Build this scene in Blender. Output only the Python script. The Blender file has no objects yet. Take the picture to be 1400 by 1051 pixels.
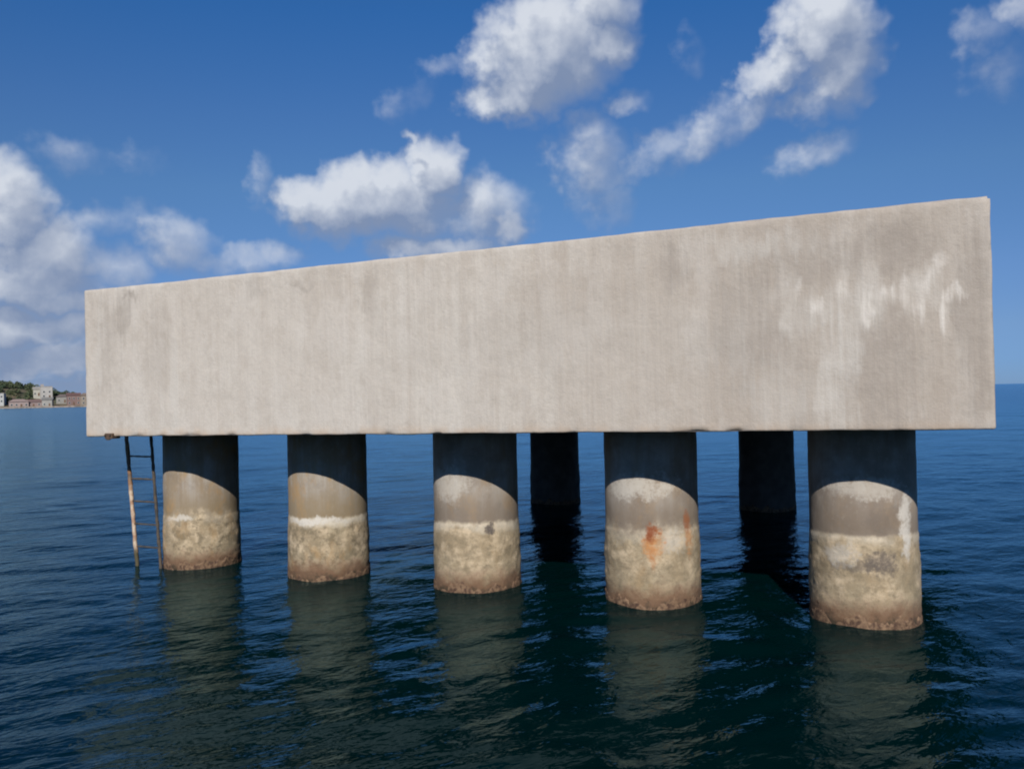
import bpy, bmesh, math, random
import numpy as np
from mathutils import Vector, Matrix, noise

S = bpy.context.scene
COL = S.collection
rad = math.radians

# ------------------------------------------------------------------ camera
cam = bpy.data.cameras.new("camera")
cam.sensor_width = 36.0
cam.lens = 1220.9 / 1400.0 * 36.0
cam.clip_start = 0.1
cam.clip_end = 60000
cam_o = bpy.data.objects.new("camera", cam)
COL.objects.link(cam_o)
Rv = Vector((0.90735745, 0.41982048, -0.02128876))
Uv = Vector((0.02392275, -0.00100955, 0.9997133))
Fv = Vector((-0.41967863, 0.9076066, 0.01095928))
cam_o.matrix_world = Matrix(((Rv.x, Uv.x, -Fv.x, 0.0),
                             (Rv.y, Uv.y, -Fv.y, 0.0),
                             (Rv.z, Uv.z, -Fv.z, 2.2396),
                             (0, 0, 0, 1)))
S.camera = cam_o

# ------------------------------------------------------------------ light
SUN_AZ = 158.0        # degrees from +Y towards +X
SUN_EL = 31.0
a, e = rad(SUN_AZ), rad(SUN_EL)
sun_dir = Vector((math.sin(a) * math.cos(e), math.cos(a) * math.cos(e), math.sin(e)))
sun = bpy.data.lights.new("sun", 'SUN')
sun.energy = 4.8
sun.angle = rad(0.5)
sun.color = (1.0, 0.92, 0.82)
sun_o = bpy.data.objects.new("sun", sun)
COL.objects.link(sun_o)
sun_o.rotation_euler = sun_dir.to_track_quat('Z', 'Y').to_euler()

S.view_settings.view_transform = 'Standard'
S.view_settings.look = 'None'
S.view_settings.exposure = 0.0
S.view_settings.gamma = 1.0
try:
    S.cycles.filter_width = 2.0
    S.cycles.caustics_reflective = False
    S.cycles.caustics_refractive = False
except Exception:
    pass


# ------------------------------------------------------------------ node helper
class NT:
    def __init__(self, tree):
        self.t = tree
        self.n = tree.nodes
        self.l = tree.links

    def node(self, kind, **kw):
        nd = self.n.new(kind)
        for k, v in kw.items():
            setattr(nd, k, v)
        return nd

    def put(self, sock, v):
        if isinstance(v, bpy.types.NodeSocket):
            self.l.new(v, sock)
        elif isinstance(v, (int, float)):
            try:
                sock.default_value = v
            except Exception:
                sock.default_value = (v, v, v)
        else:
            v = tuple(v)
            if sock.type == 'RGBA' and len(v) == 3:
                v = v + (1.0,)
            sock.default_value = v

    def math(self, op, a, b=None, c=None, clamp=False):
        nd = self.node('ShaderNodeMath', operation=op)
        nd.use_clamp = clamp
        self.put(nd.inputs[0], a)
        if b is not None:
            self.put(nd.inputs[1], b)
        if c is not None:
            self.put(nd.inputs[2], c)
        return nd.outputs[0]

    def vmath(self, op, a, b=None):
        nd = self.node('ShaderNodeVectorMath', operation=op)
        self.put(nd.inputs[0], a)
        if b is not None:
            self.put(nd.inputs[1], b)
        return nd.outputs['Value'] if op in ('LENGTH', 'DOT_PRODUCT', 'DISTANCE') else nd.outputs[0]

    def sep(self, v):
        nd = self.node('ShaderNodeSeparateXYZ')
        self.put(nd.inputs[0], v)
        return nd.outputs

    def comb(self, x, y, z):
        nd = self.node('ShaderNodeCombineXYZ')
        for i, v in enumerate((x, y, z)):
            self.put(nd.inputs[i], v)
        return nd.outputs[0]

    def step(self, v, lo, hi):
        nd = self.node('ShaderNodeMapRange', interpolation_type='SMOOTHSTEP')
        self.put(nd.inputs[0], v)
        nd.inputs[1].default_value = lo
        nd.inputs[2].default_value = hi
        nd.inputs[3].default_value = 0.0
        nd.inputs[4].default_value = 1.0
        return nd.outputs[0]

    def noise(self, vec, scale, detail=4.0, rough=0.55, dist=0.0, out=0):
        nd = self.node('ShaderNodeTexNoise')
        if vec is not None:
            self.put(nd.inputs['Vector'], vec)
        nd.inputs['Scale'].default_value = scale
        nd.inputs['Detail'].default_value = detail
        nd.inputs['Roughness'].default_value = rough
        nd.inputs['Distortion'].default_value = dist
        return nd.outputs[out]

    def mix(self, f, a, b, blend='MIX'):
        nd = self.node('ShaderNodeMix', data_type='RGBA', blend_type=blend)
        self.put(nd.inputs[0], f)
        self.put(nd.inputs[6], a)
        self.put(nd.inputs[7], b)
        return nd.outputs[2]

    def scale(self, v, s):
        return self.vmath('MULTIPLY', v, s)

    def bump(self, h, strength, dist, normal=None):
        nd = self.node('ShaderNodeBump')
        nd.inputs['Strength'].default_value = strength
        nd.inputs['Distance'].default_value = dist
        self.put(nd.inputs['Height'], h)
        if normal is not None:
            self.put(nd.inputs['Normal'], normal)
        return nd.outputs[0]


def new_mat(name, color=None, rough=0.8, metallic=0.0):
    m = bpy.data.materials.new(name)
    m.use_nodes = True
    t = NT(m.node_tree)
    b = m.node_tree.nodes['Principled BSDF']
    b.inputs['Roughness'].default_value = rough
    b.inputs['Metallic'].default_value = metallic
    if color is not None:
        b.inputs['Base Color'].default_value = tuple(color) + (1.0,)
    return m, t, b


def obj_coord(t):
    return t.node('ShaderNodeTexCoord').outputs['Object']


def mottled(name, c1, c2, scale=3.0, rough=0.85, bump=0.3, bdist=0.02, stretch=(1, 1, 1)):
    m, t, b = new_mat(name, rough=rough)
    v = t.scale(obj_coord(t), stretch)
    n1 = t.noise(v, scale, 6.0, 0.6)
    t.put(b.inputs['Base Color'], t.mix(t.step(n1, 0.35, 0.65), c1, c2))
    t.put(b.inputs['Normal'], t.bump(n1, bump, bdist))
    return m


# ------------------------------------------------------------------ sky
world = bpy.data.worlds.new("World")
S.world = world
world.use_nodes = True
W = NT(world.node_tree)
bg = world.node_tree.nodes['Background']
skyt = W.node('ShaderNodeTexSky', sky_type='NISHITA')
skyt.sun_disc = False
skyt.sun_elevation = rad(SUN_EL)
skyt.sun_rotation = rad(SUN_AZ)
skyt.air_density = 0.5
skyt.dust_density = 0.0
skyt.ozone_density = 10.0
skyt.altitude = 0.0

CLOUDS = [(-22.25, 20.82, 5.27, 3.63, 15, 1.3), (-24.42, 18.36, 3.67, 1.45, 0, 1.1), (-18.48, 21.27, 2.24, 1.63, 0, 1.0), (-18.66, 23.49, 2.8, 2.38, 0, 1.0), (-25.88, 20.49, 1.32, 1.74, 0, 0.9), (-17.41, 17.66, 1.48, 0.64, 0, 0.5), (-5.12, 20.77, 3.12, 2.72, 0, 1.2), (-4.34, 18.77, 2.58, 2.46, 0, 1.0), (-7.94, 18.82, 2.86, 1.29, 20, 0.95), (-5.85, 17.07, 2.63, 1.39, 0, 0.6), (-11.98, 15.79, 3.5, 1.28, 28, 0.5), (-9.73, 16.86, 2.2, 1.17, 30, 0.5), (-15.4, 14.96, 2.94, 1.13, 20, 0.42), (-19.54, 14.43, 2.43, 2.91, -10, 0.58), (-18.71, 12.03, 2.05, 1.61, 0, 0.4), (-19.78, 16.27, 1.68, 1.13, 0, 0.5), (-5.84, 14.09, 2.71, 1.09, 12, 0.46), (-33.66, 12.4, 5.74, 2.49, 8, 1.25), (-29.45, 14.2, 1.87, 2.3, -20, 1.1), (-36.63, 11.9, 3.16, 1.77, -10, 1.1), (-30.35, 16.04, 1.12, 0.43, -20, 0.6), (-40.25, 13.1, 1.14, 1.47, 0, 0.32), (-31.14, 11.61, 4.65, 2.02, 0, 0.9), (-26.69, 11.67, 3.52, 2.53, -10, 0.8), (-24.83, 10.73, 1.6, 1.64, 0, 0.95), (-29.32, 9.33, 5.14, 1.01, 0, 0.95), (-45.12, 9.46, 2.73, 1.81, -28, 0.6), (-42.83, 8.4, 3.61, 1.05, 0, 0.5), (-39.8, 8.82, 2.19, 0.89, 0, 0.45), (-53.98, 10.89, 2.23, 2.86, 0, 1.1), (-52.75, 8.36, 3.86, 2.69, 0, 1.1), (-54.21, 6.87, 5.36, 1.7, 0, 1.15), (-49.51, 10.6, 2.92, 1.08, 10, 0.36), (-51.18, 13.92, 2.28, 0.8, 5, 0.16), (-47.88, 14.09, 1.6, 0.57, 0, 0.12), (-54.6, 4.3, 7.08, 1.46, 0, 1.15), (-53.19, 2.6, 8.73, 1.4, 0, 1.0), (-49.35, 7.89, 3.31, 1.68, 0, 0.65), (-52.41, 5.91, 4.8, 1.32, 0, 1.0), (-51.74, 1.13, 8.21, 1.17, 0, 0.8), (-58.65, 6.08, 4.22, 2.71, 0, 0.9), (3.5, 19.06, 1.56, 1.11, 0, 0.34), (5.32, 19.87, 1.22, 1.3, 0, 0.45), (4.18, 17.17, 1.61, 1.28, 0, 0.2), (-31.22, 18.51, 1.86, 1.01, 30, 0.2), (-28.15, 20.21, 1.41, 0.58, 0, 0.14), (-13.31, 20.08, 0.91, 0.98, 0, 0.12), (-16.95, 17.84, 1.48, 0.76, 0, 0.3)]
# cloud field: a node group that takes azimuth and elevation in degrees and gives cloud thickness
grp = bpy.data.node_groups.new("cloud_field", 'ShaderNodeTree')
grp.interface.new_socket("Vector", in_out='INPUT', socket_type='NodeSocketVector')
grp.interface.new_socket("Density", in_out='OUTPUT', socket_type='NodeSocketFloat')
G = NT(grp)
gi = G.node('NodeGroupInput').outputs[0]
go = G.node('NodeGroupOutput')
w1 = G.noise(gi, 0.28, 3.0, 0.6, out=1)
w2 = G.noise(gi, 1.0, 3.0, 0.5, out=1)
off = G.vmath('MULTIPLY', G.vmath('SUBTRACT', w1, (0.5, 0.5, 0.5)), (3.2, 2.4, 0.0))
off2 = G.vmath('MULTIPLY', G.vmath('SUBTRACT', w2, (0.5, 0.5, 0.5)), (1.7, 1.4, 0.0))
p = G.vmath('ADD', G.vmath('ADD', gi, off), off2)
cur = None
for (ca, ce, rx, ry, rot, wt) in CLOUDS:
    cr, sr = math.cos(rad(rot)), math.sin(rad(rot))
    rx, ry = rx * 1.12, ry * 1.12
    uu = G.vmath('DOT_PRODUCT', p, (cr / rx, sr / rx, 0))
    vv_ = G.vmath('DOT_PRODUCT', p, (-sr / ry, cr / ry, 0))
    dl = G.vmath('DISTANCE', G.comb(uu, vv_, 0.0), ((ca * cr + ce * sr) / rx, (-ca * sr + ce * cr) / ry, 0))
    d2 = G.math('MULTIPLY', dl, dl)
    v = G.math('MULTIPLY_ADD', d2, -wt, wt)
    cur = v if cur is None else G.math('MAXIMUM', cur, v)
cur = G.math('MAXIMUM', cur, -0.6)
n = G.noise(gi, 0.5, 5.0, 0.52)
tot = G.math('ADD', cur, G.math('MULTIPLY', G.math('SUBTRACT', n, 0.5), 0.85))
G.put(go.inputs[0], tot)

gen = W.node('ShaderNodeTexCoord').outputs['Generated']
nrm = W.vmath('NORMALIZE', gen)
sx, sy, sz = W.sep(nrm)[0:3]
az = W.math('MULTIPLY', W.math('ARCTAN2', sx, sy), 57.29578)
el = W.math('MULTIPLY', W.math('ARCSINE', sz), 57.29578)
uv = W.comb(az, el, 0.0)


def field(vec):
    g = W.node('ShaderNodeGroup')
    g.node_tree = grp
    W.put(g.inputs[0], vec)
    return g.outputs[0]


d0 = field(uv)
d1 = field(W.vmath('ADD', uv, (-0.7, 1.6, 0.0)))     # towards the sun and up: how much cloud the light has crossed
alpha = W.step(d0, -0.12, 1.0)
alpha = W.math('MULTIPLY', alpha, 0.95)
thin = W.math('SUBTRACT', d0, d1)
lit = W.math('ADD', W.math('MULTIPLY', thin, 1.0), 0.27)
lit = W.math('ADD', lit, W.math('MULTIPLY', W.math('SUBTRACT', W.noise(uv, 0.9, 5.0, 0.6), 0.5), 0.35), clamp=True)
low = W.step(el, 1.0, 15.0)
lit = W.math('MULTIPLY', lit, W.math('MULTIPLY_ADD', low, 0.42, 0.58))
ccol = W.mix(lit, (2.2, 2.85, 4.3), (6.9, 7.3, 8.0))
# thicker, darker air low over the sea
ramp = W.node('ShaderNodeValToRGB')
W.put(ramp.inputs[0], W.math('DIVIDE', el, 40.0))
cr_ = ramp.color_ramp
cr_.elements[0].position = 0.0
cr_.elements[0].color = (0.43, 0.43, 0.50, 1)
cr_.elements[1].position = 0.58
cr_.elements[1].color = (0.80, 1.30, 1.32, 1)
for pos, val in ((0.035, (0.60, 0.55, 0.57)), (0.085, (0.90, 0.71, 0.62)), (0.17, (1.15, 0.93, 0.78)), (0.32, (1.33, 1.22, 0.97)), (0.43, (1.18, 1.26, 1.12))):
    en = cr_.elements.new(pos)
    en.color = val + (1,)
skyc = W.mix(1.0, skyt.outputs[0], ramp.outputs[0], 'MULTIPLY')
W.put(bg.inputs['Color'], W.mix(alpha, skyc, ccol))
bg.inputs['Strength'].default_value = 0.1


# ------------------------------------------------------------------ object helpers
def put(name, verts, faces, m, parent=None, smooth=False, loc=None):
    me = bpy.data.meshes.new(name)
    me.from_pydata([tuple(v) for v in verts], [], faces)
    me.update()
    if smooth:
        me.polygons.foreach_set('use_smooth', [True] * len(me.polygons))
    o = bpy.data.objects.new(name, me)
    COL.objects.link(o)
    if m is not None:
        me.materials.append(m)
    if parent is not None:
        o.parent = parent
    if loc is not None:
        o.location = loc
    return o


def bm_put(name, bm, m, parent=None, smooth=False, loc=None):
    bmesh.ops.recalc_face_normals(bm, faces=bm.faces)
    me = bpy.data.meshes.new(name)
    bm.to_mesh(me)
    bm.free()
    if smooth:
        me.polygons.foreach_set('use_smooth', [True] * len(me.polygons))
    o = bpy.data.objects.new(name, me)
    COL.objects.link(o)
    me.materials.append(m)
    if parent is not None:
        o.parent = parent
    if loc is not None:
        o.location = loc
    return o


def tag(o, label=None, cat=None, group=None, kind=None):
    for k, v in (('label', label), ('category', cat), ('group', group), ('kind', kind)):
        if v:
            o[k] = v
    return o


def thing(name, loc, rz=0.0, **kw):
    o = bpy.data.objects.new(name, None)
    o.empty_display_size = 0.3
    COL.objects.link(o)
    o.location = loc
    o.rotation_euler = (0, 0, rz)
    return tag(o, **kw)


def box(bm, x0, x1, y0, y1, z0, z1, bev=0.0):
    vs = [bm.verts.new((x, y, z)) for x in (x0, x1) for y in (y0, y1) for z in (z0, z1)]
    q = [(0, 1, 3, 2), (4, 6, 7, 5), (0, 4, 5, 1), (2, 3, 7, 6), (0, 2, 6, 4), (1, 5, 7, 3)]
    fs = [bm.faces.new([vs[i] for i in f]) for f in q]
    if bev > 0:
        es = list({ed for f in fs for ed in f.edges})
        bmesh.ops.bevel(bm, geom=es, offset=bev, segments=2, affect='EDGES', profile=0.5)


def rod(bm, p0, p1, r, seg=10, lump=0.0, n=1, seed=0):
    p0, p1 = Vector(p0), Vector(p1)
    d = (p1 - p0).normalized()
    x = d.orthogonal().normalized()
    y = d.cross(x)
    rings = []
    for i in range(n + 1):
        c = p0.lerp(p1, i / n)
        ring = []
        for k in range(seg):
            a_ = 2 * math.pi * k / seg
            q = c + (x * math.cos(a_) + y * math.sin(a_)) * r
            if lump:
                q += (q - c).normalized() * lump * noise.noise(q * 18 + Vector((seed, 0, 0)))
            ring.append(bm.verts.new(q))
        rings.append(ring)
    for i in range(n):
        for k in range(seg):
            bm.faces.new((rings[i][k], rings[i][(k + 1) % seg], rings[i + 1][(k + 1) % seg], rings[i + 1][k]))
    bm.faces.new(rings[0])
    bm.faces.new(list(reversed(rings[-1])))


# ------------------------------------------------------------------ water
def build_water():
    rs = [0.0, 0.5]
    r = 1.0
    while r < 260:
        rs.append(r)
        r *= 1.0068
    while r < 30000:
        rs.append(r)
        r *= 1.07
    rs.append(30000)
    rs = np.array(rs)
    NA = 920
    th = np.linspace(0, 2 * np.pi, NA, endpoint=False)
    R, T = np.meshgrid(rs[1:], th, indexing='ij')
    X = (R * np.sin(T)).ravel()
    Y = (R * np.cos(T)).ravel()
    RR = R.ravel()
    Z = np.zeros_like(X)
    rng = np.random.RandomState(7)
    main = rad(118.0)     # heading of the wavelets
    dxw = np.zeros_like(X)
    # slow domain warp so that crests are short and irregular
    wx = 0.35 * np.sin(0.9 * X + 1.3 * Y + 1.0) + 0.25 * np.sin(-1.7 * X + 0.8 * Y + 2.2)
    wy = 0.35 * np.sin(1.1 * X - 0.7 * Y + 0.3) + 0.25 * np.sin(0.6 * X + 1.9 * Y + 4.0)
    for i in range(76):
        lam = 0.20 * (7.0 ** rng.rand())
        if i < 14:
            lam = 2.5 + 5.5 * rng.rand()
        ang = main + rng.randn() * 0.62
        k = 2 * np.pi / lam
        slope = 0.0108 if i >= 14 else 0.005
        amp = slope / k
        ph = rng.rand() * 6.283
        cell = RR * 0.0068
        fade = np.clip((lam / 3.0 - cell) / (lam / 6.0), 0, 1)
        arg = k * ((X + wx * min(lam, 0.8)) * np.sin(ang) + (Y + wy * min(lam, 0.8)) * np.cos(ang)) + ph
        s = np.sin(arg)
        Z += amp * fade * (s + 0.22 * np.cos(2 * arg))
    # calmer and livelier patches
    patch = 0.8 + 0.3 * np.sin(0.21 * X + 0.13 * Y + 1.0) * np.sin(0.17 * Y - 0.11 * X)
    Z *= patch
    Z[RR > 260] = 0
    n = len(X)
    co = np.zeros((n + 1, 3), dtype=np.float32)
    co[:n, 0], co[:n, 1], co[:n, 2] = X, Y, Z
    nr = len(rs) - 1
    i = np.arange(nr - 1)[:, None]
    j = np.arange(NA)[None, :]
    j2 = (j + 1) % NA
    quads = np.stack([i * NA + j, (i + 1) * NA + j, (i + 1) * NA + j2, i * NA + j2], -1).reshape(-1, 4)
    tri = np.stack([np.full(NA, n), np.arange(NA), (np.arange(NA) + 1) % NA], -1)
    me = bpy.data.meshes.new("water")
    me.vertices.add(n + 1)
    me.vertices.foreach_set('co', co.ravel())
    nl = quads.size + tri.size
    me.loops.add(nl)
    me.loops.foreach_set('vertex_index', np.concatenate([quads.ravel(), tri.ravel()]).astype(np.int32))
    nf = len(quads) + len(tri)
    me.polygons.add(nf)
    st = np.concatenate([np.arange(len(quads)) * 4, quads.size + np.arange(len(tri)) * 3]).astype(np.int32)
    me.polygons.foreach_set('loop_start', st)
    me.update(calc_edges=True)
    me.validate()
    me.polygons.foreach_set('use_smooth', np.ones(len(me.polygons), dtype=bool))
    # normals up
    if me.polygons[0].normal.z < 0:
        me.flip_normals()
    o = bpy.data.objects.new("water", me)
    COL.objects.link(o)
    m, t, b = new_mat("sea_water", (0.0, 0.012, 0.019), rough=0.04)
    v = obj_coord(t)
    # rotate so the first axis runs across the crests, then stretch along them
    mp = t.node('ShaderNodeMapping')
    t.put(mp.inputs[0], v)
    mp.inputs['Rotation'].default_value = (0, 0, rad(28))
    vv = t.scale(mp.outputs[0], (1.0, 0.55, 1.0))
    n1 = t.noise(vv, 7.0, 3.0, 0.55, 0.3)
    n2 = t.noise(vv, 0.9, 3.0, 0.5, 0.4)
    # beyond the modelled wavelets the chop is too small to model: it becomes surface roughness
    far = t.step(t.vmath('LENGTH', v), 12.0, 160.0)
    nb = t.bump(n2, 0.45, 0.12)
    nb = t.bump(n1, 0.8, 0.024, nb)
    nb = t.bump(t.noise(vv, 19.0, 2.0, 0.5, 0.2), 0.5, 0.006, nb)
    # sea water: a dark blue-green body under a mirror surface whose reflection is blue-green tinted
    out = [q for q in m.node_tree.nodes if q.type == 'OUTPUT_MATERIAL'][0]
    m.node_tree.nodes.remove(b)
    body = t.node('ShaderNodeBsdfDiffuse')
    body.inputs['Color'].default_value = (0.0, 0.009, 0.010, 1)
    gl = t.node('ShaderNodeBsdfGlossy')
    gl.inputs['Color'].default_value = (0.50, 0.76, 0.90, 1)
    t.put(gl.inputs['Roughness'], t.math('MULTIPLY_ADD', far, 0.10, 0.11))
    t.put(gl.inputs['Normal'], nb)
    fr = t.node('ShaderNodeFresnel')
    fr.inputs['IOR'].default_value = 1.22
    t.put(fr.inputs['Normal'], nb)
    mx = t.node('ShaderNodeMixShader')
    t.put(mx.inputs[0], fr.outputs[0])
    t.l.new(body.outputs[0], mx.inputs[1])
    t.l.new(gl.outputs[0], mx.inputs[2])
    t.l.new(mx.outputs[0], out.inputs['Surface'])
    me.materials.append(m)
    tag(o, kind='structure')
    return o


build_water()

# ------------------------------------------------------------------ concrete platform
ZB, ZT, YF, YBK = 1.856, 3.741, 8.1445, 18.9
XL, XR = -9.83, 0.512
RIM = 0.505
PY = 9.4445
PX = [-9.148 + 2.139 * k for k in range(5)]
PYB = 17.185


def slab_material():
    m, t, b = new_mat("weathered_concrete", rough=0.9)
    v = obj_coord(t)
    x, y, z = t.sep(v)[0:3]
    wob_l = t.math('ADD', x, t.math('MULTIPLY', t.math('SUBTRACT', t.noise(v, 0.7, 4.0, 0.6), 0.5), 4.0))
    streak = t.noise(t.scale(v, (6.0, 6.0, 0.35)), 1.0, 6.0, 0.6)
    streak2 = t.noise(t.scale(v, (22.0, 22.0, 0.9)), 1.0, 4.0, 0.6)
    patch = t.noise(t.scale(v, (0.45, 0.45, 0.7)), 1.0, 5.0, 0.6)
    mid = t.noise(v, 3.2, 7.0, 0.65)
    fine = t.noise(v, 24.0, 5.0, 0.7)
    col = t.mix(t.step(streak, 0.32, 0.68), (0.42, 0.385, 0.34), (0.50, 0.475, 0.43))
    col = t.mix(t.math('MULTIPLY', t.step(streak2, 0.42, 0.70), 0.25), col, (0.52, 0.485, 0.435))
    col = t.mix(t.math('MULTIPLY', t.step(mid, 0.46, 0.70), 0.5), col, (0.37, 0.33, 0.285))
    col = t.mix(t.math('MULTIPLY', t.step(patch, 0.45, 0.62), 0.35), col, (0.41, 0.36, 0.305))
    col = t.mix(t.math('MULTIPLY', t.step(fine, 0.42, 0.72), 0.35), col, (0.32, 0.30, 0.275))
    left = t.step(wob_l, -3.5, -7.5)
    col = t.mix(t.math('MULTIPLY', left, 0.30), col, (0.535, 0.52, 0.485))
    # browner, damper concrete towards the right-hand end
    wob = t.math('ADD', x, t.math('MULTIPLY', t.math('SUBTRACT', patch, 0.5), 3.0))
    right = t.step(wob, -4.6, -0.4)
    col = t.mix(t.math('MULTIPLY', right, 0.55), col, (0.325, 0.285, 0.245))

    warp = t.noise(t.scale(v, (1.6, 1.6, 0.8)), 1.0, 4.0, 0.6, out=1)
    warp2 = t.noise(t.scale(v, (9.0, 9.0, 2.2)), 1.0, 4.0, 0.62, out=1)
    vw = t.vmath('ADD', v, t.vmath('MULTIPLY', t.vmath('SUBTRACT', warp, (0.5, 0.5, 0.5)), (0.55, 0.0, 0.9)))
    vw = t.vmath('ADD', vw, t.vmath('MULTIPLY', t.vmath('SUBTRACT', warp2, (0.5, 0.5, 0.5)), (0.16, 0.0, 0.42)))
    nz = t.math('ADD', t.math('MULTIPLY', streak2, 0.5), t.math('MULTIPLY', mid, 0.5))
    nzc = t.math('SUBTRACT', nz, 0.5)

    def blob(cx, cz, rx, rz, soft=1.3, amp=2.2, *_):
        d = t.vmath('MULTIPLY', t.vmath('SUBTRACT', vw, (cx, 0.0, cz)), (1.0 / (rx * 1.25), 0.0, 1.0 / (rz * 1.25)))
        q = t.math('SUBTRACT', 1.0, t.vmath('DOT_PRODUCT', d, d))
        q = t.math('ADD', q, t.math('MULTIPLY', nzc, amp * 2))
        return t.step(q, -0.1, soft)
    mot = t.noise(t.scale(v, (1.0, 1.0, 0.75)), 5.5, 5.0, 0.7)
    col = t.mix(t.math('MULTIPLY', t.step(mot, 0.47, 0.66), 0.28), col, (0.33, 0.29, 0.245))
    mot2 = t.noise(t.scale(v, (1.0, 1.0, 0.4)), 2.3, 5.0, 0.65)
    col = t.mix(t.math('MULTIPLY', t.step(mot2, 0.50, 0.64), 0.35), col, (0.52, 0.50, 0.465))
    # dark weathering
    for (cx, cz, rx, rz, w_) in ((-0.35, 2.45, 0.30, 0.6, .42), (-0.25, 3.38, 0.45, 0.2, .5), (-1.35, 2.7, 0.5, 0.55, .45),
                                 (-1.0, 3.4, .5, .22, .35), (-2.1, 3.35, 0.16, 0.2, .55), (-1.0, 2.0, .12, .35, .35), (0.4, 2.8, .12, .9, .45), (-3.4, 2.9, .8, .5, .2),
                                 (-9.15, 3.3, 0.12, 0.5, .5), (-9.45, 3.0, .2, .8, .35), (-8.6, 2.9, .25, .6, .25),
                                 (-9.0, 3.56, 0.12, 0.06, .55), (-7.0, 3.5, 0.1, 0.16, .35), (-5.4, 3.3, .1, .3, .3), (-6.3, 3.58, .2, .05, .35)):
        col = t.mix(t.math('MULTIPLY', blob(cx, cz, rx, rz), w_), col, (0.25, 0.225, 0.20))
    # pale lime bloom and run-down streaks
    for (cx, cz, rx, rz, w_) in ((-0.68, 2.25, 0.15, 0.62, .8), (-1.15, 2.15, 0.35, 0.35, .45), (-0.72, 2.9, 0.3, 0.22, .5),
                                 (-1.3, 3.5, .5, .1, .5), (-1.02, 2.98, 0.07, 0.3, .6), (0.02, 3.0, 0.16, 0.22, .6), (-0.42, 2.95, .1, .3, .5), (-2.6, 2.6, 1.0, .7, .25),
                                 (-4.6, 2.7, .9, .9, .3), (-8.35, 2.5, .08, .6, .6), (-9.6, 2.9, .05, .8, .5), (-6.8, 2.6, 1.2, .8, .2)):
        col = t.mix(t.math('MULTIPLY', blob(cx, cz, rx, rz), w_), col, (0.50, 0.485, 0.45))
    for (cx, cz, rx, rz) in ((0.22, 2.78, 0.06, 0.2), (-0.17, 3.02, 0.07, 0.12), (-0.02, 2.86, .05, .17), (-0.62, 3.1, .05, .13), (0.12, 3.28, .09, .08), (0.28, 2.98, .10, .06), (-0.32, 2.98, .08, .10), (-0.98, 3.1, .04, .14), (-0.45, 2.85, .04, .12), (0.05, 3.05, .05, .12), (-0.8, 2.98, .05, .1)):
        col = t.mix(t.math('MULTIPLY', blob(cx, cz, rx * 1.05, rz * 1.15, 2.0, 2.4), 0.85), col, (0.62, 0.60, 0.56))
    # faint rust tint along the bottom arris
    edge = t.math('MULTIPLY', t.math('SUBTRACT', 1.0, t.step(z, ZB - 0.03, ZB + 0.12)), t.step(mid, 0.40, 0.6))
    col = t.mix(t.math('MULTIPLY', edge, 0.5), col, (0.50, 0.38, 0.27))
    # faint joints between pours (form boards)
    t.put(b.inputs['Base Color'], col)
    h = t.math('ADD', t.math('MULTIPLY', streak2, 0.5), t.math('ADD', t.math('MULTIPLY', fine, 0.6), mid))
    t.put(b.inputs['Normal'], t.bump(h, 0.55, 0.02))
    return m


def rounded_box_mesh(name, x0, x1, y0, y1, z0, z1, nx, ny, nz, rr, amp, m, parent, shear):
    """box skin with rounded arrises; the concrete is slightly out of true all over"""
    verts, faces, idx = [], [], {}
    cx, cy, cz = (x0 + x1) / 2, (y0 + y1) / 2, (z0 + z1) / 2
    hx, hy, hz = (x1 - x0) / 2, (y1 - y0) / 2, (z1 - z0) / 2

    def axis(h, n_):
        inner = [-h + rr + (2 * h - 2 * rr) * i / n_ for i in range(n_ + 1)]
        return [-h, -h + rr * 0.45] + inner + [h - rr * 0.45, h]
    AX, AY, AZ = axis(hx, nx), axis(hy, ny), axis(hz, nz)

    def vid(p_):
        key = (round(p_[0], 5), round(p_[1], 5), round(p_[2], 5))
        if key in idx:
            return idx[key]
        q = Vector(p_)
        c_ = Vector((max(-hx + rr, min(hx - rr, q.x)), max(-hy + rr, min(hy - rr, q.y)), max(-hz + rr, min(hz - rr, q.z))))
        d_ = q - c_
        nn = d_.normalized() if d_.length > 1e-9 else Vector((0, 0, 1))
        q = c_ + nn * rr
        wv = Vector((q.x, q.y, q.z))
        a_ = noise.fractal(wv * 1.3, 1.0, 2.0, 4) * amp + noise.noise(wv * 9.0) * amp * 0.35
        corner = sum(1 for k in range(3) if abs(d_[k]) > 1e-6)
        if corner >= 2:
            a_ -= max(0.0, noise.noise(wv * 5.0) - 0.2) * amp * 5.0
        q = q + nn * a_
        wx_ = q.x + cx
        q = Vector((wx_, q.y + cy, q.z + cz + shear(wx_)))
        verts.append(q)
        idx[key] = len(verts) - 1
        return idx[key]

    def sheet(U_, V_, f):
        for i in range(len(U_) - 1):
            for j in range(len(V_) - 1):
                faces.append([vid(f(U_[i], V_[j])), vid(f(U_[i + 1], V_[j])), vid(f(U_[i + 1], V_[j + 1])), vid(f(U_[i], V_[j + 1]))])
    sheet(AX, AZ, lambda u, v: (u, -hy, v))
    sheet(AX, AZ, lambda u, v: (-u, hy, v))
    sheet(AX, AY, lambda u, v: (u, v, hz))
    sheet(AX, AY, lambda u, v: (-u, v, -hz))
    sheet(AY, AZ, lambda u, v: (hx, u, v))
    sheet(AY, AZ, lambda u, v: (-hx, -u, v))
    return put(name, verts, faces, m, parent, smooth=True)


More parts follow.
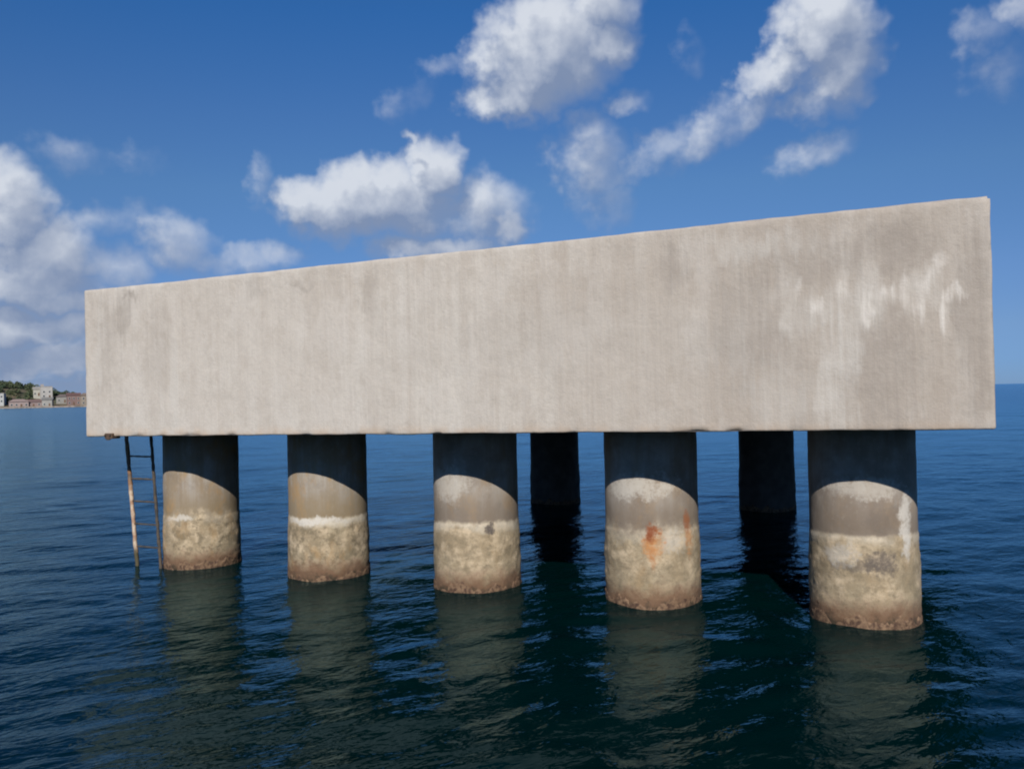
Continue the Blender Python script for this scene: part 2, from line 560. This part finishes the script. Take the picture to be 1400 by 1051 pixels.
def pillar_material(name, seed, rust=(), dark=(), pale=(), line=0.80, upper=(0.275, 0.24, 0.20), warm=0.0, och=0.3, dirt=0.45, soft=0.03, wav=0.15, seamw=0.7):
    m, t, b = new_mat(name, rough=0.92)
    v = obj_coord(t)
    vs = t.vmath('ADD', v, (seed * 7.3, seed * 3.1, 0.0))
    z0 = t.sep(v)[2]
    big = t.noise(vs, 2.2, 5.0, 0.6)
    mid = t.noise(vs, 6.0, 7.0, 0.68)
    fine = t.noise(vs, 26.0, 4.0, 0.7)
    streak = t.noise(t.scale(vs, (7, 7, 0.8)), 1.0, 5.0, 0.6)
    nd = t.math('SUBTRACT', mid, 0.5)
    zl = t.math('ADD', z0, t.math('ADD', t.math('MULTIPLY', nd, wav), t.math('MULTIPLY', t.math('SUBTRACT', big, 0.5), wav * 1.2)))
    zw = t.math('ADD', z0, t.math('MULTIPLY', nd, 0.45))
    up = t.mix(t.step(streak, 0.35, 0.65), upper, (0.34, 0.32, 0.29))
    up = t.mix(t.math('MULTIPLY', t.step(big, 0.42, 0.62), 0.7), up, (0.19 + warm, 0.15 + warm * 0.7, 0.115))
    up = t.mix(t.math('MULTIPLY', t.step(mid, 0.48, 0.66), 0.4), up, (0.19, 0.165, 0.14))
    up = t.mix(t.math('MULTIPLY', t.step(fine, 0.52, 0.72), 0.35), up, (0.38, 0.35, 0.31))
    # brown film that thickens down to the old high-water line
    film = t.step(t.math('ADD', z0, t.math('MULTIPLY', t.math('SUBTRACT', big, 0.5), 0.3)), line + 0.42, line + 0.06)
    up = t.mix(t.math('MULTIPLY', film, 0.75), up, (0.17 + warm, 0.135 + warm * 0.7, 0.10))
    lo = t.mix(t.step(mid, 0.35, 0.62), (0.50, 0.41, 0.285), (0.30, 0.24, 0.155))
    lo = t.mix(t.math('MULTIPLY', t.step(fine, 0.5, 0.7), 0.55), lo, (0.21, 0.18, 0.12))
    lo = t.mix(t.math('MULTIPLY', t.step(big, 0.5, 0.68), 0.5), lo, (0.27, 0.235, 0.155))
    lo = t.mix(t.math('MULTIPLY', t.step(t.noise(vs, 9.0, 6.0, 0.7), 0.46, 0.62), dirt), lo, (0.15, 0.125, 0.08))
    lo = t.mix(t.math('MULTIPLY', t.step(t.noise(t.scale(vs, (1, 1, 1.6)), 3.0, 3.0, 0.5), 0.52, 0.66), dirt), lo, (0.20, 0.165, 0.105))
    seam = t.math('MULTIPLY', t.step(zl, line - 0.13, line - 0.03), t.step(big, 0.32, 0.5))
    lo = t.mix(t.math('MULTIPLY', seam, seamw), lo, (0.60, 0.56, 0.47))
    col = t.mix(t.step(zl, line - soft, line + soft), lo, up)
    col = t.mix(t.math('MULTIPLY', t.step(t.noise(t.scale(vs, (1.0, 1.0, 0.6)), 3.6, 6.0, 0.65), 0.50, 0.68), och), col, (0.33, 0.215, 0.10))
    # algae fringe
    col = t.mix(t.math('MULTIPLY', t.step(zw, 0.30, 0.08), 0.9), col, (0.135, 0.072, 0.04))
    col = t.mix(t.step(zw, 0.10, -0.02), col, (0.05, 0.035, 0.02))

    wp = t.noise(vs, 3.5, 4.0, 0.6, out=1)
    wp2 = t.noise(t.scale(vs, (1, 1, 0.5)), 16.0, 3.0, 0.6, out=1)
    vw = t.vmath('ADD', v, t.vmath('MULTIPLY', t.vmath('SUBTRACT', wp, (0.5, 0.5, 0.5)), (0.16, 0.16, 0.20)))
    vw = t.vmath('ADD', vw, t.vmath('MULTIPLY', t.vmath('SUBTRACT', wp2, (0.5, 0.5, 0.5)), (0.05, 0.05, 0.13)))
    nf = t.math('ADD', t.math('MULTIPLY', nd, 0.7), t.math('MULTIPLY', t.math('SUBTRACT', fine, 0.5), 0.6))

    def blob(c, r, amp=1.5, soft=1.0):
        d = t.vmath('DIVIDE', t.vmath('SUBTRACT', vw, c), tuple(q * 1.2 for q in r))
        q = t.math('SUBTRACT', 1.0, t.vmath('DOT_PRODUCT', d, d))
        q = t.math('ADD', q, t.math('MULTIPLY', nf, amp * 2))
        return t.step(q, -0.05, soft)
    for c, r, w_ in dark:
        col = t.mix(t.math('MULTIPLY', blob(c, r), w_), col, (0.10, 0.085, 0.075))
    for c, r, w_ in pale:
        col = t.mix(t.math('MULTIPLY', blob(c, r), w_), col, (0.54, 0.52, 0.47))
    for c, r, w_ in rust:
        cc = (c[0] + 0.01, c[1], c[2] - r[2] * 0.9)
        col = t.mix(t.math('MULTIPLY', blob(cc, (r[0] * 1.25, r[1] * 1.4, r[2] * 1.7), 1.5, 1.0), 0.9 * w_), col, (0.46, 0.20, 0.06))
        cd_ = (c[0] + 0.02, c[1], c[2] - r[2] * 2.1)
        col = t.mix(t.math('MULTIPLY', blob(cd_, (r[0] * 0.35, r[1] * 1.4, r[2] * 1.2), 1.3, 1.2), 0.7 * w_), col, (0.36, 0.17, 0.07))
        col = t.mix(t.math('MULTIPLY', blob(c, r, 1.2, 1.0), w_), col, (0.20, 0.055, 0.02))
    t.put(b.inputs['Base Color'], col)
    h = t.math('ADD', mid, t.math('MULTIPLY', fine, 0.5))
    lowb = t.bump(h, 0.6, 0.022)
    upb = t.bump(h, 0.35, 0.012)
    mixn = t.node('ShaderNodeMix', data_type='VECTOR')
    t.put(mixn.inputs[0], t.step(zl, line - 0.02, line + 0.02))
    t.put(mixn.inputs[4], lowb)
    t.put(mixn.inputs[5], upb)
    t.put(b.inputs['Normal'], mixn.outputs[1])
    return m


def pillar_mesh(seed, line):
    SEG = 96
    zs = [-1.6, -1.0, -0.6] + list(np.arange(-0.4, line - 0.03, 0.022)) + [line - 0.015, line, line + 0.015] + list(np.arange(line + 0.06, 1.94, 0.06)) + [1.94]
    verts, faces = [], []
    for zi in zs:
        for k in range(SEG):
            a_ = 2 * math.pi * k / SEG
            n_ = Vector((math.cos(a_), math.sin(a_), 0))
            p_ = Vector((n_.x * 0.5, n_.y * 0.5, zi)) + Vector((seed * 11.7, 0, 0))
            base = 0.498
            amp = 0.003
            if zi < line - 0.005:
                k_ = min(1.0, (line - zi) / 0.25)
                base = 0.502 + 0.010 * k_
                amp = 0.005 + 0.005 * k_
            rr = base + amp * noise.fractal(p_ * 5.0, 1.0, 2.0, 4) + (amp * 0.8) * noise.noise(p_ * 17.0)
            verts.append((n_.x * rr, n_.y * rr, zi))
    nz = len(zs)
    for i in range(nz - 1):
        for k in range(SEG):
            faces.append((i * SEG + k, i * SEG + (k + 1) % SEG, (i + 1) * SEG + (k + 1) % SEG, (i + 1) * SEG + k))
    faces.append(tuple(range(SEG - 1, -1, -1)))
    faces.append(tuple((nz - 1) * SEG + k for k in range(SEG)))
    return verts, faces


def crust_mesh(seed):
    """one lumpy collar of barnacles and weed round the waterline, its upper edge ragged"""
    bm_ = bmesh.new()
    SEG, NR = 220, 34
    rings = []
    for i in range(NR + 1):
        ring = []
        for k in range(SEG):
            a_ = 2 * math.pi * k / SEG
            cx_, sy_ = math.cos(a_), math.sin(a_)
            top = 0.10 + 0.11 * noise.fractal(Vector((cx_ * 2.4, sy_ * 2.4, seed * 3.3)), 1.0, 2.0, 3) \
                + 0.05 * noise.noise(Vector((cx_ * 9, sy_ * 9, seed))) + 0.03 * noise.noise(Vector((cx_ * 22, sy_ * 22, seed)))
            f_ = i / NR
            z = -0.35 + (top + 0.35) * f_
            q = Vector((cx_ * 0.5, sy_ * 0.5, z))
            lump = abs(noise.noise(q * 26 + Vector((seed, 0, 0)))) * 0.013 + abs(noise.noise(q * 55)) * 0.008 + noise.noise(q * 9) * 0.004
            r_ = 0.513 + lump - 0.03 * max(0.0, (f_ - 0.88) / 0.12)
            ring.append(bm_.verts.new((cx_ * r_, sy_ * r_, z)))
        rings.append(ring)
    for i in range(NR):
        for k in range(SEG):
            bm_.faces.new((rings[i][k], rings[i][(k + 1) % SEG], rings[i + 1][(k + 1) % SEG], rings[i + 1][k]))
    return bm_


platform = thing("concrete_platform", (0, 0, 0),
                 label="large weathered concrete slab raised above the sea on two rows of round pillars", cat="mooring platform")


def shear(x_):
    return -0.045 + (x_ - XL) / (XR - XL) * 0.063


slab = rounded_box_mesh("slab", XL, XR, YF, YBK, ZB, ZT, 240, 60, 46, 0.022, 0.0085, slab_material(), platform, shear)

mats = [
    pillar_material("pillar_concrete_ladder_end", 1, line=0.70, warm=0.05, soft=0.10, wav=0.35, seamw=0.3, och=0.75, dirt=0.75, pale=[((0.05, -0.48, 0.68), (0.25, 0.4, 0.035), 0.7)],
                    upper=(0.26, 0.21, 0.155)),
    pillar_material("pillar_concrete_white_band", 2, line=0.76, warm=0.05, och=0.75, dirt=0.75, upper=(0.26, 0.22, 0.165),
                    pale=[((0.1, -0.48, 0.72), (0.40, 0.5, 0.05), 0.95)]),
    pillar_material("pillar_concrete_middle", 3, line=0.78, seamw=0.55, pale=[((-0.12, -0.5, 1.22), (0.25, 0.3, 0.20), 0.55)],
                    dark=[((0.36, -0.34, 0.74), (0.05, 0.08, 0.07), 1.0)]),
    pillar_material("pillar_concrete_rust", 4, line=0.82, soft=0.11, wav=0.4, seamw=0.35,
                    rust=[((0.13, -0.49, 0.78), (0.085, 0.2, 0.115), 0.95), ((0.45, -0.25, 0.88), (0.035, 0.07, 0.13), 0.6)],
                    pale=[((0.02, -0.5, 1.25), (0.42, 0.35, 0.13), 0.65), ((0.33, -0.4, 0.7), (0.12, 0.2, 0.14), 0.5)]),
    pillar_material("pillar_concrete_patched", 5, line=0.84, wav=0.07, seamw=0.45, och=0.2,
                    dark=[((0.19, -0.48, 0.60), (0.15, 0.2, 0.12), 0.85), ((0.0, -0.5, 0.57), (0.24, 0.2, 0.04), 0.6), ((0.22, -0.44, 1.0), (0.20, 0.2, 0.13), 0.3)],
                    pale=[((0.40, -0.30, 0.95), (0.055, 0.11, 0.32), 0.9), ((-0.17, -0.48, 0.68), (0.17, 0.2, 0.11), 0.5),
                          ((0.05, -0.5, 1.30), (0.42, 0.3, 0.10), 0.5)]),
]
lines = [0.70, 0.76, 0.78, 0.80, 0.84]
back_mat = mottled("pillar_concrete_rear_shade", (0.055, 0.05, 0.045), (0.10, 0.09, 0.08), scale=4.0)  # far darker than the front pillars: the slab's shade is put into this colour
crust_mat = mottled("barnacle_crust", (0.06, 0.032, 0.02), (0.21, 0.135, 0.08), scale=22.0, bump=0.8, bdist=0.012)
front_labels = ["end pillar beside the ladder, brown film above a thin pale seam",
                "pillar with a bright white band at its middle",
                "middle pillar with a small dark hole near its right edge",
                "pillar with two orange rust stains",
                "widest pillar with a grey patch and a pale vertical stripe at its right edge"]
for k in range(5):
    v_, f_ = pillar_mesh(k + 1, lines[k])
    o = put("pillar", v_, f_, mats[k], platform, smooth=True, loc=(PX[k], PY, 0))
    o['label'] = front_labels[k]
    bm_put("barnacle_crust", crust_mesh(k + 21), crust_mat, o, smooth=True)
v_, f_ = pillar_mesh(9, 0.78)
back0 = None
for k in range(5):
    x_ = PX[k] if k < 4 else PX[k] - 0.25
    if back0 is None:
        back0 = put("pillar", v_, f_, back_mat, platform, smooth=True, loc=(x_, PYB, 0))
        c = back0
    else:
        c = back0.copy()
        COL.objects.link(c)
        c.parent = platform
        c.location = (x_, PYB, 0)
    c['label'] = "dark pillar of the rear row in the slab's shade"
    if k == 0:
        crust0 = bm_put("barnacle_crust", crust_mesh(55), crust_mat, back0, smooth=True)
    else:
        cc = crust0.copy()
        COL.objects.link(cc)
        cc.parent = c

# small dark steel lug under the slab's front edge, left of the ladder
steel = mottled("dark_steel", (0.04, 0.035, 0.03), (0.12, 0.07, 0.04), scale=20.0, rough=0.7, bump=0.3, bdist=0.004)
bm = bmesh.new()
box(bm, -9.455, -9.325, 8.105, 8.24, 1.785, 1.855, 0.008)
box(bm, -9.42, -9.36, 8.095, 8.12, 1.77, 1.80, 0.004)
rod(bm, (-9.43, 8.10, 1.83), (-9.43, 8.088, 1.83), 0.012)
rod(bm, (-9.35, 8.10, 1.83), (-9.35, 8.088, 1.83), 0.012)
bm_put("bracket", bm, steel, platform)

# ------------------------------------------------------------------ ladder
lm, t, b = new_mat("ladder_steel", rough=0.75)
v = obj_coord(t)
n1 = t.noise(v, 14.0, 5.0, 0.65)
zz = t.math('ADD', t.sep(v)[2], t.math('MULTIPLY', t.math('SUBTRACT', n1, 0.5), 0.3))
cshade = t.mix(t.step(n1, 0.4, 0.62), (0.10, 0.07, 0.05), (0.22, 0.12, 0.06))
cenc = t.mix(t.step(n1, 0.4, 0.6), (0.52, 0.43, 0.33), (0.36, 0.22, 0.14))
c1 = t.mix(t.step(zz, 1.25, 0.95), cshade, cenc)  # slab's shadow painted on the upper rail; encrusted tone below it
c1 = t.mix(t.step(zz, 0.28, 0.18), c1, (0.07, 0.06, 0.03))
t.put(b.inputs['Base Color'], c1)
t.put(b.inputs['Normal'], t.bump(n1, 0.5, 0.01))
rung_m = mottled("ladder_weathered_steel", (0.035, 0.035, 0.035), (0.09, 0.07, 0.05), scale=16.0, rough=0.8, bump=0.4, bdist=0.006)
ladder = thing("ladder", (-9.95, 8.97, 0), label="thin rusty steel ladder hanging from the slab's left end into the water", cat="ladder")


def lad(x_, z_, y_=0.0):
    return (x_, y_, z_)


LX0, LX1 = -0.10, 0.125      # left rail: x at the top and at the water
for side in (0, 1):
    dx = 0.46 * side
    bm = bmesh.new()
    rod(bm, lad(LX0 + dx, 1.90), lad(LX1 + dx * 0.93, -0.5), 0.027 if side == 0 else 0.021, 12, 0.010, 40, side * 9)
    bm_put("rail", bm, lm if side == 0 else rung_m, ladder, smooth=True)
for i in range(7):
    z_ = 1.50 - 0.308 * i
    f_ = (1.90 - z_) / 2.4
    xl = LX0 + (LX1 - LX0) * f_
    xr = LX0 + 0.46 + (LX1 + 0.428 - LX0 - 0.46) * f_
    bm = bmesh.new()
    rod(bm, (xl, 0, z_), (xr, 0, z_ - 0.005), 0.012, 8, 0.006, 10, i)
    bm_put("rung", bm, rung_m, ladder, smooth=True)

# ------------------------------------------------------------------ far shore
PROF = [(-180, 0), (-100, 26), (-75, 38), (-66, 30), (-60, 22), (-56, 17.5), (-54.6, 15.5), (-53.6, 14.0), (-52.9, 12.0), (-52.2, 10.5),
        (-51.2, 8.5), (-50.4, 6.0), (-48, 5.0), (-44, 3.0), (-41, 0.0), (-38, -4.0)]


def prof(az_):
    for (a0, h0), (a1, h1) in zip(PROF, PROF[1:]):
        if a0 <= az_ <= a1:
            s_ = (az_ - a0) / (a1 - a0)
            return h0 + (h1 - h0) * s_
    return -4.0


def ground_h(az_, d_):
    top = prof(az_)
    s_ = (d_ - 655) / 75.0
    if s_ < 0:
        h_ = -3 + 3 * max(0.0, 1 + s_ * 4)
    elif s_ < 1:
        h_ = 1.0 + (top - 1.0) * (s_ * s_ * (3 - 2 * s_))
    else:
        h_ = top * (1 - 0.5 * min(1.0, (s_ - 1) / 3))
    if s_ > 0.1:
        q = Vector((az_ * 1.2, d_ / 40.0, 0))
        h_ += 1.2 * noise.noise(q) * min(1, s_)
    return h_


verts, faces = [], []
azs = np.arange(-100, -37.9, 0.35)
ds = [630, 645, 652, 656, 662, 668, 676, 684, 694, 704, 716, 730, 745, 770, 810, 870, 950, 1050]
for az_ in azs:
    for d_ in ds:
        verts.append((d_ * math.sin(rad(az_)), d_ * math.cos(rad(az_)), ground_h(az_, d_) if d_ > 640 and d_ < 1049 else -5))
nd_ = len(ds)
for i in range(len(azs) - 1):
    for j in range(nd_ - 1):
        faces.append((i * nd_ + j, (i + 1) * nd_ + j, (i + 1) * nd_ + j + 1, i * nd_ + j + 1))
hill_mat = mottled("scrub_ground", (0.055, 0.065, 0.03), (0.16, 0.12, 0.075), scale=0.08, bump=0.1)
hills = put("hills", verts, faces, hill_mat, smooth=True)
tag(hills, kind='structure')

# woodland: leaf-sized clumps piled into crowns of different size
leaf_m, t, b = new_mat("distant_foliage", rough=0.9)
v = obj_coord(t)
n1 = t.noise(v, 0.12, 4.0, 0.6)
n2 = t.noise(v, 1.4, 3.0, 0.6)
c1 = t.mix(t.step(n1, 0.35, 0.65), (0.030, 0.055, 0.030), (0.085, 0.10, 0.045))
c1 = t.mix(t.math('MULTIPLY', t.step(n2, 0.45, 0.65), 0.6), c1, (0.04, 0.06, 0.035))
t.put(b.inputs['Base Color'], c1)
rng = random.Random(5)
verts, faces = [], []


def clump(cx, cy, cz, R_, H_, nl):
    for _ in range(nl):
        u = rng.random() * 2 * math.pi
        w_ = rng.random() * 2 - 0.6
        w_ = max(-0.6, min(1, w_))
        s_ = math.sqrt(max(0.0, 1 - w_ * w_)) * (0.6 + 0.45 * rng.random())
        px, py, pz = cx + math.cos(u) * s_ * R_, cy + math.sin(u) * s_ * R_, cz + w_ * H_
        sz_ = 0.35 + 0.45 * rng.random()
        d1_ = Vector((rng.gauss(0, 1), rng.gauss(0, 1), rng.gauss(0, 1))).normalized()
        d2_ = d1_.orthogonal().normalized()
        c_ = Vector((px, py, pz))
        i0 = len(verts)
        verts.extend([c_ + d1_ * sz_, c_ + d2_ * sz_ * 0.8, c_ - d1_ * sz_, c_ - d2_ * sz_ * 0.8])
        faces.append((i0, i0 + 1, i0 + 2, i0 + 3))


HOUSES = [
    # azimuth, distance, width, depth, wall height, z offset, wall colour, roof colour, roof kind, label
    (-54.75, 668, 8, 7, 6.5, 0, (0.62, 0.70, 0.70), (0.45, 0.52, 0.52), 'flat', "pale blue white house at the left edge of the far shore, under the trees", 3.2),
    (-53.75, 660, 11, 7, 3.6, 0, (0.62, 0.42, 0.38), (0.50, 0.32, 0.27), 'hip', "low pink house at the water's edge on the far shore, leftmost of the row", 0.6),
    (-52.98, 661, 9.5, 6, 3.2, 0, (0.48, 0.30, 0.28), (0.30, 0.15, 0.13), 'gable', "low dusky rose house beside the pink one at the water's edge", 0.6),
    (-52.38, 690, 7, 7, 8.0, 0, (0.74, 0.72, 0.66), (0.55, 0.50, 0.45), 'flat', "tall cream tower house on the hillside of the far shore", 6.2),
    (-52.83, 694, 4.5, 5, 4.5, 0, (0.66, 0.66, 0.52), (0.45, 0.42, 0.36), 'gable', "small pale annex just left of the cream tower house", 8.0),
    (-52.3, 659, 6, 5, 4.5, 0, (0.50, 0.50, 0.45), (0.28, 0.28, 0.26), 'gable', "small grey boathouse at the shore below the cream tower house", 0.6),
    (-50.98, 664, 8, 7, 6.5, 0, (0.42, 0.20, 0.17), (0.27, 0.10, 0.08), 'gable', "brick red house with gabled roof near the right end of the far shore", 1.2),
    (-51.55, 676, 7, 6, 4.0, 0, (0.42, 0.42, 0.38), (0.24, 0.17, 0.15), 'hip', "grey house with brown hipped roof left of the brick red house", 3.0),
    (-50.35, 662, 7, 6, 6.5, 0, (0.55, 0.42, 0.26), (0.36, 0.24, 0.15), 'hip', "tan house at the shore, right of the brick red house", 1.0),
]
hpos = []
for h_ in HOUSES:
    hpos.append((h_[0], h_[1], h_[2]))
for _ in range(900):
    az_ = rng.uniform(-70, -43)
    d_ = rng.uniform(664, 770)
    ok = True
    for (ha, hd, hw) in hpos:
        if d_ < hd + 4 and abs(az_ - ha) * math.pi / 180 * hd < hw * 0.5 + 2.0:
            ok = False
    if not ok:
        continue
    g = ground_h(az_, d_)
    if g < 0.6:
        continue
    R_ = rng.uniform(1.8, 3.6)
    H_ = R_ * rng.uniform(0.6, 0.95)
    if az_ > -52.0:
        R_ *= 0.75
        H_ *= 0.6
    clump(d_ * math.sin(rad(az_)), d_ * math.cos(rad(az_)), g + H_ * 0.5, R_, H_, 70)
wood = put("woodland", verts, faces, leaf_m)
tag(wood, label="dark green tropical trees and scrub covering the far hillside", cat="woodland", kind='stuff')

# low sea wall under the houses
sv, sf = [], []
wm = mottled("sea_wall_stone", (0.16, 0.14, 0.12), (0.34, 0.29, 0.25), scale=0.6)
waz = list(np.arange(-68, -43.9, 0.25))
for az_ in waz:
    for d_, z_ in ((653.0, -1), (653.2, 0.9), (654.4, 0.95), (654.6, -1)):
        dd = d_ + 1.2 * noise.noise(Vector((az_ * 0.8, 0, 0)))
        zz_ = z_ + (0.35 * noise.noise(Vector((az_ * 2.5, 3, 0))) if z_ > 0 else 0)
        sv.append((dd * math.sin(rad(az_)), dd * math.cos(rad(az_)), zz_))
for i in range(len(waz) - 1):
    for j in range(3):
        sf.append((i * 4 + j, (i + 1) * 4 + j, (i + 1) * 4 + j + 1, i * 4 + j + 1))
tag(put("sea_wall", sv, sf, wm), label="long low stone sea wall at the foot of the far shore", cat="sea wall")

glass_m, t, b = new_mat("window_glass", (0.03, 0.04, 0.05), rough=0.15)
wframe = new_mat("window_frame_paint", (0.6, 0.6, 0.57), rough=0.6)[0]
door_m = new_mat("door_wood", (0.12, 0.07, 0.04), rough=0.7)[0]


def house(az_, d_, w_, dp, wh, _z, wc, rc, kind, label, gz, idx_):
    x_, y_ = d_ * math.sin(rad(az_)), d_ * math.cos(rad(az_))
    root = thing("house", (x_, y_, gz), rad(-az_) + rad(((idx_ * 37) % 23) - 11), label=label, cat="house")
    g_ = sum(wc) / 3
    wc = tuple(0.60 * (0.5 * q + 0.5 * g_) for q in wc)
    g_ = sum(rc) / 3
    rc = tuple(0.70 * (0.55 * q + 0.45 * g_) for q in rc)
    wmat = mottled("house_wall", tuple(q * 0.88 for q in wc), wc, scale=0.7, bump=0.1)
    rmat = mottled("house_roof", tuple(q * 0.8 for q in rc), rc, scale=1.5, bump=0.2)
    bm_ = bmesh.new()
    box(bm_, -w_ / 2, w_ / 2, -dp / 2, dp / 2, -4.0, wh)
    bm_put("wall", bm_, wmat, root)
    bm_ = bmesh.new()
    e_ = 0.45
    if kind == 'flat':
        box(bm_, -w_ / 2 - 0.2, w_ / 2 + 0.2, -dp / 2 - 0.2, dp / 2 + 0.2, wh + 0.003, wh + 0.3)
        box(bm_, -w_ / 2 + 0.4, -w_ / 2 + 2.2, -0.5, 1.3, wh + 0.303, wh + 1.7)
    else:
        rh = 1.7
        x0, x1, y0, y1 = -w_ / 2 - e_, w_ / 2 + e_, -dp / 2 - e_, dp / 2 + e_
        ins = 0.0 if kind == 'gable' else min(w_, dp) * 0.42
        vs = [bm_.verts.new(q) for q in ((x0, y0, wh), (x1, y0, wh), (x1, y1, wh), (x0, y1, wh),
                                         (x0 + ins, 0, wh + rh), (x1 - ins, 0, wh + rh))]
        for f in ((0, 1, 5, 4), (2, 3, 4, 5), (1, 2, 5), (3, 0, 4), (3, 2, 1, 0)):
            bm_.faces.new([vs[i] for i in f])
    bm_put("roof", bm_, rmat, root)
    ns = max(1, int(wh // 2.9))
    nw = max(2, int(w_ // 2.4))
    for s_ in range(ns):
        for q in range(nw):
            cx = -w_ / 2 + (q + 0.5) * w_ / nw
            z0 = 0.95 + s_ * 2.9
            if s_ == 0 and q == nw // 2:
                bm_ = bmesh.new()
                box(bm_, cx - 0.5, cx + 0.5, -dp / 2 - 0.06, -dp / 2 - 0.003, 0, 2.1)
                bm_put("door", bm_, door_m, root)
                continue
            bm_ = bmesh.new()
            box(bm_, cx - 0.6, cx + 0.6, -dp / 2 - 0.07, -dp / 2 - 0.003, z0, z0 + 1.3)
            wn = bm_put("window", bm_, wframe, root)
            bm_ = bmesh.new()
            box(bm_, cx - 0.5, cx + 0.5, -dp / 2 - 0.09, -dp / 2 - 0.072, z0 + 0.1, z0 + 1.2)
            bm_put("pane", bm_, glass_m, wn)


for i_, h_ in enumerate(HOUSES):
    house(*h_[:10], h_[10], i_)
